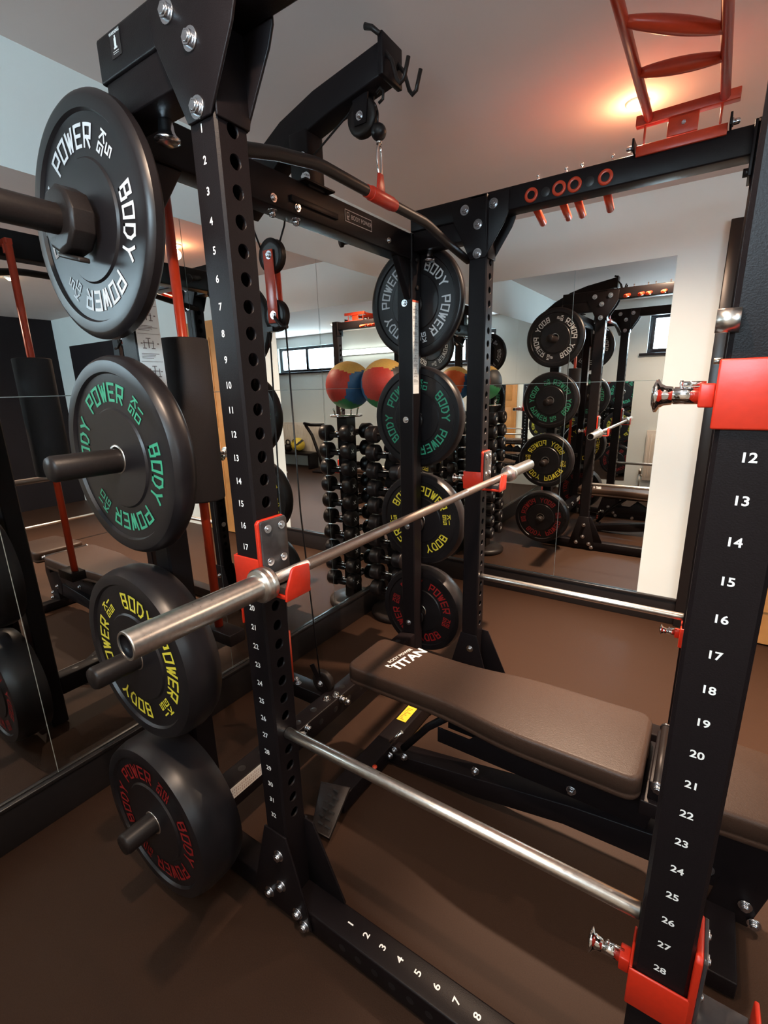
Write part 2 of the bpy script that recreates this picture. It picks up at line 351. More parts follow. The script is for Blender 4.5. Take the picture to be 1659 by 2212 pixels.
# side beams, top
def beam(name, x0, x1, y0, y1, z0, z1, m='powder', bev=.005): return MB().box(x0, x1, y0, y1, z0, z1).build(name, M[m], rack, bevel=bev)
for yy in (0, W):
    sb = beam('side_beam', -.302, D - S, yy - S, yy + S, 2.056, 2.133)
    # splayed gusset plates holding the beam onto the upright, both faces
    for sy in (-1, 1):
        poly = [(-.032, 1.912), (.032, 1.912), (.105, 2.02), (.118, 2.05), (.118, 2.122), (-.112, 2.122), (-.105, 2.06), (-.085, 2.02)]
        g = MB().prism(poly, (0, yy + sy * S, 0), (1, 0, 0), (0, 0, 1), (0, sy * .006, 0)).build('gusset_plate', M['powder'], rack, bevel=.002)
        for (bx, bz) in ((-.055, 2.088), (.06, 2.088), (0, 2.03), (0, 1.93)):
            MB().bolt((bx, yy + sy * (S + .006), bz), (0, sy, 0), .0125, .010).build('bolt', M['bolt'], g)
    g = MB().prism([(-S, 1.91), (S, 1.91), (S + .03, 2.03), (S + .03, 2.12), (-S, 2.12)], (S, yy, 0), (0, 1, 0) if yy == 0 else (0, -1, 0), (0, 0, 1), (.006, 0, 0)).build('gusset_plate', M['powder'], rack, bevel=.002)
    # flange of the beam on the front upright
    MB().box(D - S - .008, D - S, yy - .05, yy + .05, 2.0, 2.14).build('beam_flange', M['powder'], rack, bevel=.002)
    # base
    bb = beam('base_beam', XP + S, D - S, yy - S, yy + S, .008, .08)
    if yy == 0:
        mb = MB()
        for k in range(8): text(mb, str(k + 1), (.211 + .0507 * k, 0.002, .0806), (0, 1, 0), (-1, 0, 0), .024, .018, 1.1)
        mb.build('position_numbers', M['white'], bb)
        mb = MB()
        for k in range(12): mb.lathe([(.0, .0004), (.0085, .0004), (.0105, .0002)], (.211 + .0507 * k, -S, .045), (0, -1, 0), 16)
        mb.build('pin_holes', M['cable'], bb)
    for sy in (-1, 1):
        poly = [(-.04, .30), (.04, .30), (.095, .10), (.11, .02), (-.11, .02), (-.095, .10)]
        g = MB().prism(poly, (0, yy + sy * S, 0), (1, 0, 0), (0, 0, 1), (0, sy * .006, 0)).build('foot_gusset', M['powder'], rack, bevel=.002)
        for (bx, bz) in ((.009, .226), (.007, .119), (-.045, .062), (.062, .059), (.085, .03)):
            MB().bolt((bx, yy + sy * (S + .006), bz), (0, sy, 0), .0115, .012).build('bolt', M['bolt'], g)
    MB().prism([(0, .30), (.03, .30), (.13, .085), (.13, .08), (0, .08)], (S, yy + S - .006, 0), (1, 0, 0), (0, 0, 1), (0, .006, 0)).build('foot_gusset', M['powder'], rack, bevel=.001)
# warning label on the beam end
lb = MB(); lb.box(-.249, -.214, -S - .0008, -S, 2.083, 2.127).build('warning_label', mat('label_black', (.02, .016, .016), .4, noise=.1), rack)
mb = MB(); y_ = -S - .0014
text(mb, 'WARNING', (-.2315, y_, 2.122), (1, 0, 0), (0, 0, 1), .0075, .02)
for (a, b, c, e) in ((-.235, -.228, 2.098, 2.113), (-.2375, -.2255, 2.096, 2.099), (-.233, -.229, 2.113, 2.117), (-.242, -.222, 2.0915, 2.0925), (-.241, -.223, 2.0885, 2.0893)):
    i = mb.add([(a, y_, c), (b, y_, c), (b, y_, e), (a, y_, e)]); mb.face([i, i + 1, i + 2, i + 3])
mb.build('warning_print', M['white'], rack)
# rear top crossbeam with name plate
cb = beam('rear_crossbeam', XP - S, XP + S, S, W - S, 1.955, 2.052)
mb = MB(); xx = XP + S + .0012
def rect_x(mb, x, y0, y1, z0, z1): i = mb.add([(x, y0, z0), (x, y1, z0), (x, y1, z1), (x, y0, z1)]); mb.face([i, i + 1, i + 2, i + 3])
ny0, ny1, nz0, nz1 = .765, .925, 1.994, 2.032
for r_ in ((ny0, ny1, nz0, nz0 + .0025), (ny0, ny1, nz1 - .0025, nz1), (ny0, ny0 + .0025, nz0, nz1), (ny1 - .0025, ny1, nz0, nz1)): rect_x(mb, xx, *r_)
text(mb, 'BODY POWER', (xx, .862, 2.013), (0, 1, 0), (0, 0, 1), .019, .012, 1.0)
mbs = MB()
for (a, b, c, e) in ((.775, .778, 2.001, 2.025), (.775, .789, 2.022, 2.025), (.787, .79, 2.012, 2.025), (.778, .79, 2.010, 2.013), (.781, .784, 2.001, 2.012), (.784, .789, 2.001, 2.004)): rect_x(mb, xx, a, b, c, e)
mb.build('name_plate_print', mat('grey_name_print', (.30, .28, .28), .4, noise=.05), cb)
for yy in (.43, .53, 1.04): MB().bolt((XP + S, yy, 1.975 if yy < 1 else 1.99), (1, 0, 0), .008, .008).build('bolt', M['bolt'], cb)
for yy in (.45, .55): MB().bolt((XP + .01, yy, 1.955), (0, 0, -1), .010, .018).build('bolt', M['bolt'], cb)
# rear bottom crossbeam with holes, sticker, bolts
rb = beam('rear_base_crossbeam', XP - S, XP + S, S, W - S, .13, .215)
mb = MB()
for k in range(12): mb.lathe([(0, .0005), (.012, .0005), (.0135, 0)], (XP, .12 + .09 * k, .215), (0, 0, 1), 16)
for k in range(12): mb.lathe([(0, .0005), (.011, .0005), (.0125, 0)], (XP + S, .12 + .09 * k, .175), (1, 0, 0), 16)
mb.build('pin_holes', M['cable'], rb)
MB().prism([(.03, .170), (.168, .170), (.180, .213), (.035, .213)], (XP + S, 0, 0), (0, 1, 0), (0, 0, 1), (.001, 0, 0)).build('paper_sticker', M['paper'], rb)
mb = MB()
for k in range(16):
    yy = .045 + k * .0078
    for q in range(3):
        z0 = .176 + q * .011; rect_x(mb, XP + S + .0014, yy, yy + .0035, z0, z0 + random.uniform(.004, .009))
mb.build('sticker_print', mat('faint_print', (.45, .34, .30), .6, noise=.1), rb)
MB().prism([(.36, .165), (.40, .185), (.36, .21)], (XP + S, 0, 0), (0, 1, 0), (0, 0, 1), (.001, 0, 0)).build('paper_sticker', M['paper'], rb)
for (yy, zz) in ((.40, .235), (.61, .22), (.64, .17)): MB().bolt((XP + S, yy, min(zz, .2)), (1, 0, 0), .011, .016).build('bolt', M['bolt'], rb)
# P2 bolts, stickers
for (p, yy) in ((P1, 0), (P2, W)):
    for zz in (1.79, 1.294, .785, .27, .194): MB().bolt((XP, yy - S, zz), (0, -1, 0), .010, .008).build('bolt', M['bolt'], p)
    for zz in (1.96, 1.85): MB().bolt((XP + S, yy, zz), (1, 0, 0), .010, .008, False).build('bolt', M['powder2'], p)
    for sy in (1,) if yy == 0 else (-1,):
        MB().prism([(0, 1.955), (.10, 1.955), (0, 1.80)], (XP, yy + sy * S, 0), (0, sy, 0), (0, 0, 1), (.03, 0, 0)).build('corner_brace', M['powder'], rack, bevel=.003)
def instruction_sticker(post, xf, ya, yb, z0, z1):
    MB().box(xf, xf + .001, ya, yb, z0, z1).build('instruction_sticker', M['sheet'], post)
    mb = MB(); x = xf + .0016; w_ = yb - ya; zz = z1 - .022; n = 0
    def r(u0, u1, za, zb): rect_x(mb, x, ya + w_ * u0, ya + w_ * u1, za, zb)
    while zz > z0 + .05:
        n += 1
        c = .5 + random.uniform(-.06, .06); h = random.uniform(.030, .040)
        # small machine diagram
        r(c - .22, c + .22, zz - h * .45, zz - h * .39); r(c - .02, c + .02, zz - h * .8, zz - h * .1)
        r(c - .20, c - .17, zz - h * .8, zz - h * .25); r(c + .17, c + .20, zz - h * .8, zz - h * .25)
        r(c - .26, c - .10, zz - h * .84, zz - h * .78); r(c + .10, c + .26, zz - h * .84, zz - h * .78)
        r(c - .10, c + .10, zz - h * .12, zz - h * .06); r(.12, .2, zz - h * .5, zz - h * .42); r(.8, .88, zz - h * .5, zz - h * .42)
        zz -= h + .006
        for k in range(4): r(.10, random.uniform(.55, .92), zz - .0012, zz); zz -= .0033
        zz -= .005; r(.04, .96, zz - .0008, zz); zz -= .008
    mb.build('sticker_print', M['ink'], post)
    MB().box(xf, xf + .0016, ya, yb, z1 - .008, z1).build('sticker_header', M['redink'], post)
instruction_sticker(P2, XP + S, 1.216, 1.268, 1.41, 1.80)
instruction_sticker(P1, -.356 + .033, -.031, .031, 1.41, 1.80)
# storage horns
HORN = [1.79, 1.287, .775, .272]; HEND = [-.42, -.267, -.269, -.278]
for k in range(4):
    for side in (-1, 1):
        y0 = -S if side < 0 else W + S; zz = HORN[k]; y1 = HEND[k] if side < 0 else W + .24
        h = MB().lathe([(0, 0), (.027, 0), (.029, .004), (.029, abs(y1 - y0) - .008), (.025, abs(y1 - y0)), (0, abs(y1 - y0))], (XP, y0, zz), (0, side, 0), 32)
        h.lathe([(.029, 0), (.042, 0), (.042, .012), (.029, .012)], (XP, y0, zz), (0, side, 0), 32)
        h.build('storage_horn', M['powder2'], rack)
# lat tower arm
arm = MB(); y0, y1 = .585, .655
arm.prism([(-.64, 2.10), (-.54, 2.175), (-.40, 2.245), (-.26, 2.285), (-.02, 2.325), (-.008, 2.25), (-.20, 2.215), (-.30, 2.19), (-.40, 2.15), (-.52, 2.07), (-.60, 2.02)], (0, y0, 0), (1, 0, 0), (0, 0, 1), (0, y1 - y0, 0))
arm.build('pulley_arm', M['powder'], rack, bevel=.004)
beam('arm_post', XP - .03, XP + .045, .582, .658, 2.045, 2.20)
MB().box(XP - .05, XP + .06, .55, .69, 2.052, 2.058).build('arm_foot', M['powder'], rack, bevel=.001)
MB().box(XP + S, XP + S + .008, .50, .72, 1.985, 2.002).build('arm_strap', M['powder'], rack, bevel=.001)
for xx, zz in ((-.31, 2.125), (-.30, 2.07)): MB().bolt((xx, .582, zz), (0, -1, 0), .011, .012).build('bolt', M['bolt'], rack)
MB().box(-.018, -.002, .57, .67, 2.24, 2.335).build('arm_end_plate', M['powder'], rack, bevel=.003)
for yy in (.588, .652):
    MB().sweep([(-.01, yy, 2.30), (.015, yy, 2.27), (.03, yy, 2.225), (.04, yy, 2.212), (.052, yy, 2.218), (.066, yy, 2.262)], .0055, 10).build('bar_hook', M['powder2'], rack)
MB().sweep([(-.008, .57, 2.325), (-.03, .565, 2.345), (-.05, .562, 2.353)], [.006, .007, .008], 10).build('hook_tab', M['powder2'], rack)
pl = MB().lathe([(0, -.012), (.030, -.012), (.046, -.013), (.049, -.006), (.046, 0), (.049, .006), (.046, .013), (.030, .012), (0, .012)], (-.105, .62, 2.185), (0, 1, 0), 36)
pl.build('top_pulley', M['powder2'], rack)
MB().prism([(-.13, 2.235), (-.075, 2.235), (-.085, 2.165), (-.125, 2.165)], (0, .603, 0), (1, 0, 0), (0, 0, 1), (0, .004, 0)).prism([(-.13, 2.235), (-.075, 2.235), (-.085, 2.165), (-.125, 2.165)], (0, .633, 0), (1, 0, 0), (0, 0, 1), (0, .004, 0)).build('pulley_fork', M['powder'], rack)
MB().bolt((-.105, .603, 2.185), (0, -1, 0), .008, .008).build('bolt', M['bolt'], rack)
MB().sweep([(-.058, .62, 2.232), (-.044, .62, 2.24), (-.034, .62, 2.23), (-.036, .62, 2.212), (-.05, .62, 2.206)], .004, 8).build('cable_keeper', M['powder2'], rack)
# guide rod (red) with foam sleeve
gx, gy = -.425, .165
gr = MB().cyl((gx, gy, .70), (gx, gy, 2.0), .0135, 24).build('guide_rod', M['redtube'], rack)
MB().cyl((gx, gy, 1.125), (gx, gy, 1.585), .066, 40).build('foam_sleeve', M['foam'], gr, bevel=.006)
MB().box(gx - .012, gx + .09, gy - .012, gy + .012, 1.985, 2.005).cyl((gx + .01, gy - .012, 1.985), (gx + .01, gy - .012, 1.955), .005, 10).build('rod_bracket', M['redtube'], rack, bevel=.002)
MB().box(gx - .03, gx + .09, gy - .03, gy + .03, .66, .70).build('rod_socket', M['powder'], rack, bevel=.003)
# low row base on the floor
lr = MB(); lr.box(-.62, XP - S, .585, .655, .13, .195); lr.build('low_row_rail', M['powder'], rack, bevel=.004)
lp = MB().lathe([(0, -.012), (.034, -.012), (.050, -.013), (.053, -.006), (.050, 0), (.053, .006), (.050, .013), (.034, .012), (0, .012)], (-.40, .62, .24), (0, 1, 0), 36).build('low_pulley', M['powder2'], rack)
MB().prism([(-.018, -.085), (.018, -.085), (.014, .085), (-.014, .085)], (-.40, .60, .245), V((.85, 0, .52)), V((-.52, 0, .85)), (0, .004, 0)).build('pulley_fork', M['powder'], rack)
MB().bolt((-.40, .60, .24), (0, -1, 0), .010, .010).build('bolt', M['bolt'], rack)
for (x, y, z) in ((-.56, .62, .195), (-.53, .60, .195)): MB().bolt((x, y, z), (0, 0, 1), .009, .01).build('bolt', M['bolt'], rack)
for (x, y, z) in ((XP, .56, .215), (XP + .02, .60, .215)): MB().bolt((x, y, z), (0, 0, 1), .012, .014).build('bolt', M['chrome'], rack)
MB().cyl((-.565, .60, .19), (-.565, .60, .44), .007, 14).build('rail_stop', M['redtube'], rack)
# sleeve peg seen behind far post
MB().cyl((XP - S + .002, 1.03, 2.01), (XP - S - .06, .92, 1.985), .012, 16).lathe([(0, 0), (.020, 0), (.020, .008), (0, .008)], (XP - S - .06, .92, 1.985), (-.06, -.11, -.025), 20).build('foot_peg', M['powder2'], rack)
for yy in (0, W): MB().box(-.29, -.05, yy - S + .004, yy + S, 1.985, 2.056).build('beam_adaptor', M['powder'], rack, bevel=.003)
# pull pins hanging from side beams
for px_, yy in ((-.185, .02), (-.234, W)):
    p = MB().cyl((px_, yy, 2.0), (px_, yy, 1.968), .010, 16)
    p.build('pull_pin_stem', M['powder2'], rack)
    MB().lathe([(0, 0), (.012, 0), (.014, .002), (.014, .020), (.015, .022), (.016, .034), (.020, .042), (.026, .047), (.026, .052), (.018, .056), (0, .057)], (px_, yy, 1.998), (0, 0, -1), 28).build('pull_pin_knob', M['bolt'], rack)
# band peg rings and tubes through the far side beam
for x in (.199, .295, .346, .443):
    MB().lathe([(.0135, .0), (.0235, .0), (.0235, .004), (.0185, .006), (.0135, .004)], (x, W - S, 2.087), (0, -1, 0), 28).build('peg_collar', M['redtube'], rack)
    MB().lathe([(0, 0), (.013, 0), (.013, .14), (.010, .142), (0, .14)], (x - .01, W + S, 2.075), (-.05, .96, -.17), 20).build('band_peg', M['redtube'], rack)
    MB().cyl((x + .012, W - .01, 2.133), (x + .012, W - .01, 2.150), .004, 10).sphere((x + .012, W - .01, 2.153), .006, 12, 8).build('lock_pin', M['chrome'], rack)
mb = MB()
for x in (.248, .393): mb.lathe([(0, .0006), (.014, .0006), (.0155, .0)], (x, W - S, 2.087), (0, -1, 0), 20)
mb.build('pin_holes', M['cable'], rack)
# red multi grip pull-up ladder across the top
for yy, sgn in ((W, 1), (0, -1)):
    b = MB(); a0, a1 = .528, .765; o = yy + (-S - .005 if sgn > 0 else S + .005)
    b.box(a0, a1, o - .005, o + .005, 2.120, 2.150); b.box(a0, a1, min(o, yy), max(o, yy), 2.134, 2.142); b.box(.61, .69, o - .004, o + .004, 2.152, 2.205)
    b.box(.545, .551, o - .004, o + .004, 2.152, 2.205); b.box(.742, .748, o - .004, o + .004, 2.152, 2.205)
    b.box(a0 - .006, a1 + .022, o - .014, o + .014, 2.200, 2.228)
    b.build('grip_bracket', M['redtube'], rack, bevel=.002)
    MB().lathe([(0, .004), (.016, .004), (.018, .001), (.018, -.002)], (.652, o, 2.18), (0, -1, 0), 24).build('rubber_stop', M['powder2'], rack)
    MB().bolt((.652, o - .004, 2.18), (0, -1, 0), .006, .004, False).build('bolt', M['bolt'], rack)
    for xx in (.522, .772):
        MB().box(xx - .003, xx + .003, o - .03, o + .03, 2.133, 2.165).build('bracket_stop', M['powder'], rack, bevel=.001)
        MB().bolt((xx + (.004 if xx > .6 else -.004), o, 2.148), (1 if xx > .6 else -1, 0, 0), .008, .016).build('bolt', M['bolt'], rack)
for xx in (.557, .750):
    MB().cyl((xx, S + .005, 2.214), (xx, W - S - .005, 2.214), .0125, 24).build('grip_rail', M['redtube'], rack)
def fat(a, b, r0, r1):
    a, b = V(a), V(b); ps = [a.lerp(b, t / 12) for t in range(13)]; rs = [r0 + (r1 - r0) * math.sin(PI * t / 12) ** .8 for t in range(13)]
    return MB().sweep(ps, rs, 20)
for (ya, yb) in ((.700, .865), (.930, .985), (.36, .29), (.55, .38)):
    fat((.562, ya, 2.214), (.745, yb, 2.214), .010, .018).build('grip_rung', M['redtube'], rack)
# silver adjustment pins on the front uprights
MB().cyl((D - S + .008, -S - .001, 1.499), (D - S - .014, -S - .001, 1.499), .0125, 28).build('stop_pin', M['steel'], rack)
MB().cyl((D - S, W, 1.494), (D - S - .024, W, 1.494), .010, 24).build('stop_pin', M['steel'], rack)
MB().cyl((D - S, W - .01, 2.02), (D - S - .02, W - .01, 2.02), .012, 8).build('bolt', M['powder2'], rack)

# ------------------------------------------------------------------ spotter bars
for (yy, z, lab) in ((0, Z1 - 1.3, 'bright steel safety bar low across the near side of the rack'), (W, .587, 'bright steel safety bar low across the far side of the rack')):
    t = thing('safety_bar', lab, 'safety bar', (0, yy, z), 'steel safety bars of the rack')
    MB().lathe([(0, 0), (.0125, 0), (.0135, .002), (.0135, D - 2 * S - .002), (.0125, D - 2 * S), (0, D - 2 * S)], (S, yy, z), (1, 0, 0), 28).build('bar', M['steel'], t)
    MB().cyl((-S - .004, yy, z), (-S, yy, z), .016, 20).build('end_collar', M['steel'], t)

# ------------------------------------------------------------------ J hooks
def j_hook(x, y, z, label, drop=0):
    t = thing('j_hook', label, 'rack hook', (x, y, z), 'red rack hooks on the uprights')
    e = .0006; s0 = S + e; th = .0045
    a = MB()   # C bracket around the post
    a.box(x - s0 - th, x + s0 + th, y - s0 - th, y - s0, z - .055, z + .022)
    a.box(x - s0 - th, x - s0, y - s0, y + s0 * .9, z - .055 - drop, z + .022)
    a.build('sleeve_bracket', M['red'], t, bevel=.0025)
    b = MB(); b.prism([(-s0 - th, z - .055), (s0 + .003, z - .055), (s0 + .003, z + .104), (s0 - .004, z + .111), (-s0 + .002, z + .111), (-s0 - th, z + .104)], (x + s0, y, 0), (0, 1, 0), (0, 0, 1), (.010, 0, 0))
    b.build('back_plate', M['red'], t, bevel=.0025)
    px = x + s0 + .010
    MB().prism([(-.038, z - .03), (.040, z - .03), (.040, z + .102), (.035, z + .109), (-.034, z + .109), (-.038, z + .104)], (px, y, 0), (0, 1, 0), (0, 0, 1), (.006, 0, 0)).build('liner_plate', M['liner'], t, bevel=.0015)
    for by in (-.019, .022):
        for bz in (.090, .014): MB().bolt((px + .006, y + by, z + bz), (1, 0, 0), .0065, .003).build('bolt', M['bolt'], t)
    c = MB(); c.box(px - .001, px + .082, y - .045, y + .025, z - .055, z - .046)
    c.build('cup_floor', M['red'], t, bevel=.002)
    MB().box(px + .006, px + .074, y - .040, y + .022, z - .046, z - .029).build('cup_pad', M['liner'], t, bevel=.001)
    MB().prism([(-.053, z - .055), (.022, z - .055), (.026, z - .018), (.024, z + .011), (-.022, z + .016), (-.030, z + .012), (-.050, z - .030)], (px + .076, y, 0), (0, 1, 0), (0, 0, 1), (.007, 0, 0)).build('cup_lip', M['red'], t, bevel=.0025)
    k = MB().prism([(-.014, -.014), (.008, -.014), (.014, -.008), (.014, .014), (-.014, .014)], (x - s0 - th, y, z - .018 - drop), (0, 1, 0), (0, 0, 1), (-.016, 0, 0)).build('pin_housing', M['red'], t, bevel=.002)
    MB().lathe([(0, 0), (.0105, 0), (.0105, .026), (.0095, .0265), (.0095, .0275), (.011, .028), (.012, .036), (.015, .041), (.0205, .044), (.0205, .0465), (.012, .050), (0, .051)], (x - s0 - th - .016, y, z - .018 - drop), (-1, 0, 0), 24).build('pull_knob', M['chrome'], t)
    MB().cyl((x - s0 - th - .010, y, z - .004 - drop), (x - s0 - th - .034, y, z - .004 - drop), .003, 12).lathe([(0, 0), (.0045, 0), (.0045, .003), (0, .004)], (x - s0 - th - .034, y, z - .004 - drop), (-1, 0, 0), 12).build('release_pin', M['chrome'], t)
    return t
j_hook(0, 0, 1.078 - .022, 'red hook on the near rear upright, holding the barbell below number 17', .10)
j_hook(0, W, 1.078 - .022, 'red hook on the far rear upright, holding the far end of the barbell')
j_hook(D, 0, 1.437, 'large red hook on the closest upright just above number 12, holding nothing')
j_hook(D, 0, .503, 'red hook on the closest upright below number 28 by the floor, holding nothing')
j_hook(D, W, .535, 'small far red hook low on the far front upright, just beyond the bench')

# ------------------------------------------------------------------ barbell
bx_, by_, bz_ = .085, .682, 1.0412
bar = thing('barbell', 'unloaded steel barbell resting across the two red hooks of the rack', 'barbell', (bx_, by_, bz_))
L1, LI = 1.053, .725
MB().lathe([(0, -LI), (.0137, -LI), (.0137, LI), (0, LI)], (bx_, by_, bz_), (0, 1, 0), 28).build('shaft', M['knurl'], bar)
for (a, b) in ((-.62, -.28), (.28, .62), (-.06, .06)):
    MB().lathe([(.0137, a), (.0142, a + .002), (.0142, b - .002), (.0137, b)], (bx_, by_, bz_), (0, 1, 0), 28).build('knurled_grip', M['knurl'], bar)
for sg in (-1, 1):
    MB().lathe([(0, L1 - .0095), (.0203, L1 - .0095), (.0203, L1 - .002)], (bx_, by_, bz_), (0, sg, 0), 40).build('sleeve_bore', M['powder'], bar)
    MB().lathe([(.0137, LI - .0), (.019, LI + .002), (.0195, LI + .012), (.0340, LI + .014), (.0365, LI + .018), (.0365, LI + .026), (.0340, LI + .030), (.0375, LI + .032), (.0375, LI + .042), (.0345, LI + .046),
                (.0262, LI + .048), (.0262, L1 - .002), (.0252, L1), (.0215, L1), (.0205, L1 - .012), (.0150, L1 - .014), (.0150, L1 - .022), (0, L1 - .022)], (bx_, by_, bz_), (0, sg, 0), 48).build('sleeve', M['steel'], bar).modifiers.new('edge', 'EDGE_SPLIT').split_angle = 0.3

# ------------------------------------------------------------------ bumper plates
def plate(x, y0, z, thick, R, kg, tm, rot, label, side):
    # y0: the face nearest the camera (negative y face); the plate runs to y0 + thick
    t = thing('bumper_plate', label, 'weight plate', (x, y0 + thick / 2, z), 'bumper plates on the rack storage horns')
    o = (x, y0, z); T = thick; h = min(.007, T * .2)
    prof = [(.030, .002), (.048 * R / .236, .002), (.116 * R / .236, .0025), (.120 * R / .236, h), (.196 * R / .236, h), (.200 * R / .236, 0), (R * .935, 0), (R * .955, .001), (R * .985, T * .16), (R, T * .3),
            (R, T * .7), (R * .985, T * .84), (R * .955, T - .001), (R * .935, T), (.200 * R / .236, T), (.196 * R / .236, T - h), (.120 * R / .236, T - h), (.116 * R / .236, T - .0025), (.030, T - .002)]
    m = MB().lathe(prof, o, (0, 1, 0), 96, True)
    b = m.build('plate_body', M['rubber'], t)
    md = b.modifiers.new('edge', 'EDGE_SPLIT'); md.split_angle = math.radians(28)
    MB().lathe([(.0295, .001), (.0345, .001), (.0345, .0035), (.0295, .0035), ], o, (0, 1, 0), 40, closed=False).lathe([(.0295, .001), (.0295, T - .001)], o, (0, 1, 0), 40).lathe([(.0295, T - .001), (.0345, T - .001)], o, (0, 1, 0), 40).build('hub_insert', M['steel'], t)
    for face in (-1, 1):
        yy = y0 + (h - .0012 if face < 0 else T - h + .0012)
        mb = MB()
        def put(ang, tx, ty, px, py):
            pass
        def emit(q, fn):
            e_ = .00002 * (len(mb.f) % 9) * face
            pts = [(a[0], a[1] + e_, a[2]) for a in (fn(p) for p in q)]
            if face > 0: pts = pts[::-1]
            i = mb.add(pts); mb.face(range(i, i + len(pts)))
        r0, ch = .134 * R / .236, .043 * R / .236
        for base in (10, 190):
            for k, c in enumerate('BODY POWER'):
                if c == ' ': continue
                a0 = base - k * 13.1 + rot
                for q in strokes(c, .0285, ch, .0064):
                    # bend along the arc
                    qq = []
                    a_, b_, c_, d_ = q
                    n = 3 if abs((b_ - a_).x) > .012 else 1
                    lo = [a_.lerp(b_, s / n) for s in range(n + 1)]; hi = [d_.lerp(c_, s / n) for s in range(n + 1)]
                    for s in range(n):
                        quad = [lo[s], lo[s + 1], hi[s + 1], hi[s]]
                        def fn(p):
                            r = r0 + p.y; an = math.radians(a0) - p.x / (r0 + ch / 2)
                            cx = math.cos(an) * r; return (x + (cx if face < 0 else -cx), yy, z + math.sin(an) * r)
                        emit(quad, fn)
        for ang in (47, 227):
            A = math.radians(ang + rot); cx, cz = math.cos(A) * (r0 + ch * .5), math.sin(A) * (r0 + ch * .5)
            up = V((math.sin(A), -math.cos(A))); ri = V((-math.cos(A), -math.sin(A)))
            for row, txt in ((0, 'KG'), (1, str(kg))):
                for k, c in enumerate(txt):
                    off = (k - (len(txt) - 1) / 2) * .0235
                    for q in strokes(c, .0195, .0225, .0042):
                        def fn2(p):
                            d2 = ri * (p.x + off) + up * (p.y + (row - 1) * .0275 + .002); u_, v_ = cx + d2.x, cz + d2.y
                            return (x + (u_ if face < 0 else -u_), yy, z + v_)
                        emit(q if True else q, fn2)
        mb.build('raised_lettering', tm, t)
    return t
R_ = .236
plate(XP, -.100, 1.798, .040, R_, 5, M['t_white'], 0, 'thin 5 kg plate with white lettering, topmost of the near stack beside number 1', -1)
plate(XP, -.120, 1.290, .058, R_, 10, M['t_green'], 0, '10 kg plate with green lettering on the near horn, beside numbers 9 to 16', -1)
plate(XP, -.160, .778, .096, R_, 15, M['t_yellow'], 85, '15 kg plate with yellow lettering behind the near end of the barbell', -1)
plate(XP, -.192, .270, .128, R_, 25, M['t_red'], 15, 'thick 25 kg plate with dark red lettering nearest the floor of the near stack', -1)
plate(XP, W + .045, 1.803, .040, R_, 5, M['t_white'], 55, 'thin 5 kg plate with white lettering high on the far rear post', 1)
plate(XP, W + .052, 1.297, .060, R_, 10, M['t_green'], 30, '10 kg plate with green lettering on the far rear post, hiding the exercise ball', 1)
plate(XP, W + .074, .789, .070, R_, 15, M['t_yellow'], -40, '15 kg plate with yellow lettering on the far rear post, crossed by the barbell', 1)
plate(XP, W + .082, .286, .100, R_, 25, M['t_red'], -60, '25 kg plate with dark red lettering low on the far rear post', 1)
# clamp collar on the near 5 kg horn
t = thing('barbell_collar', 'black locking collar clamped on the top near horn against the 5 kg plate', 'collar', (XP, -.15, 1.79))
MB().lathe([(.0295, 0), (.058, 0), (.064, .006), (.064, .046), (.056, .052), (.0295, .052)], (XP, -.108, 1.79), (0, -1, 0), 10, False).build('collar_body', M['powder2'], t, bevel=.002)
MB().box(XP - .062, XP - .045, -.158, -.112, 1.765, 1.815).build('collar_hinge', M['powder2'], t, bevel=.004)
MB().prism([(-.02, 0), (.02, 0), (.012, .075), (-.012, .075)], (XP - .03, -.135, 1.735), (0, 1, 0), (.9, 0, -.25), (0, 0, -.010)).build('collar_lever', M['powder2'], t, bevel=.003)

# ------------------------------------------------------------------ lat bar, carabiner, pulley block, cables
t = thing('lat_pulldown_bar', 'long black bent pulldown bar with a red swivel centre, hung from a carabiner', 'pulldown bar', (-.05, .62, 1.95))
ps = [(-.05, .0, 1.895), (-.05, .10, 1.926), (-.05, .24, 1.953), (-.05, .365, 1.972), (-.05, .45, 1.966), (-.05, .56, 1.960), (-.05, .68, 1.957), (-.05, .80, 1.955), (-.05, .88, 1.955), (-.05, .95, 1.948), (-.05, 1.06, 1.937), (-.05, 1.235, 1.918)]
ps = [(-.05, .0, 1.900), (-.05, .108, 1.928), (-.05, .20, 1.950), (-.05, .33, 1.972), (-.05, .37, 1.974), (-.05, .62, 1.972), (-.05, .87, 1.972), (-.05, .91, 1.968), (-.05, 1.04, 1.945), (-.05, 1.235, 1.918)]
MB().sweep(ps, [.0145] * 10, 20).build('bar', M['powder2'], t)
MB().cyl((-.05, .565, 1.972), (-.05, .675, 1.972), .019, 24).cyl((-.05, .545, 1.972), (-.05, .695, 1.972), .0165, 24).build('swivel_sleeve', M['red'], t, bevel=.002)
MB().prism([(-.02, 1.985), (.02, 1.985), (.011, 2.035), (-.011, 2.035)], (-.054, .62, 0), (0, 1, 0), (0, 0, 1), (.008, 0, 0)).build('swivel_eye', M['red'], t, bevel=.002)
t = thing('carabiner', 'chrome carabiner between the cable ball and the red swivel', 'carabiner', (-.052, .62, 2.07))
pts = []
for k in range(25):
    a = 2 * PI * k / 24; pts.append((-.052, .62 + .011 * math.cos(a) * (1 + .25 * math.sin(a)), 2.066 + .042 * math.sin(a)))
MB().sweep(pts, .0032, 10, False).build('carabiner_ring', M['chrome'], t)
MB().cyl((-.052, .62, 2.108), (-.052, .62, 2.118), .008, 14).build('cable_thimble', M['chrome'], t)
t = thing('pulley_cable', 'black steel cable running over the lat pulley with a rubber ball stop', 'cable', (-.053, .62, 2.14))
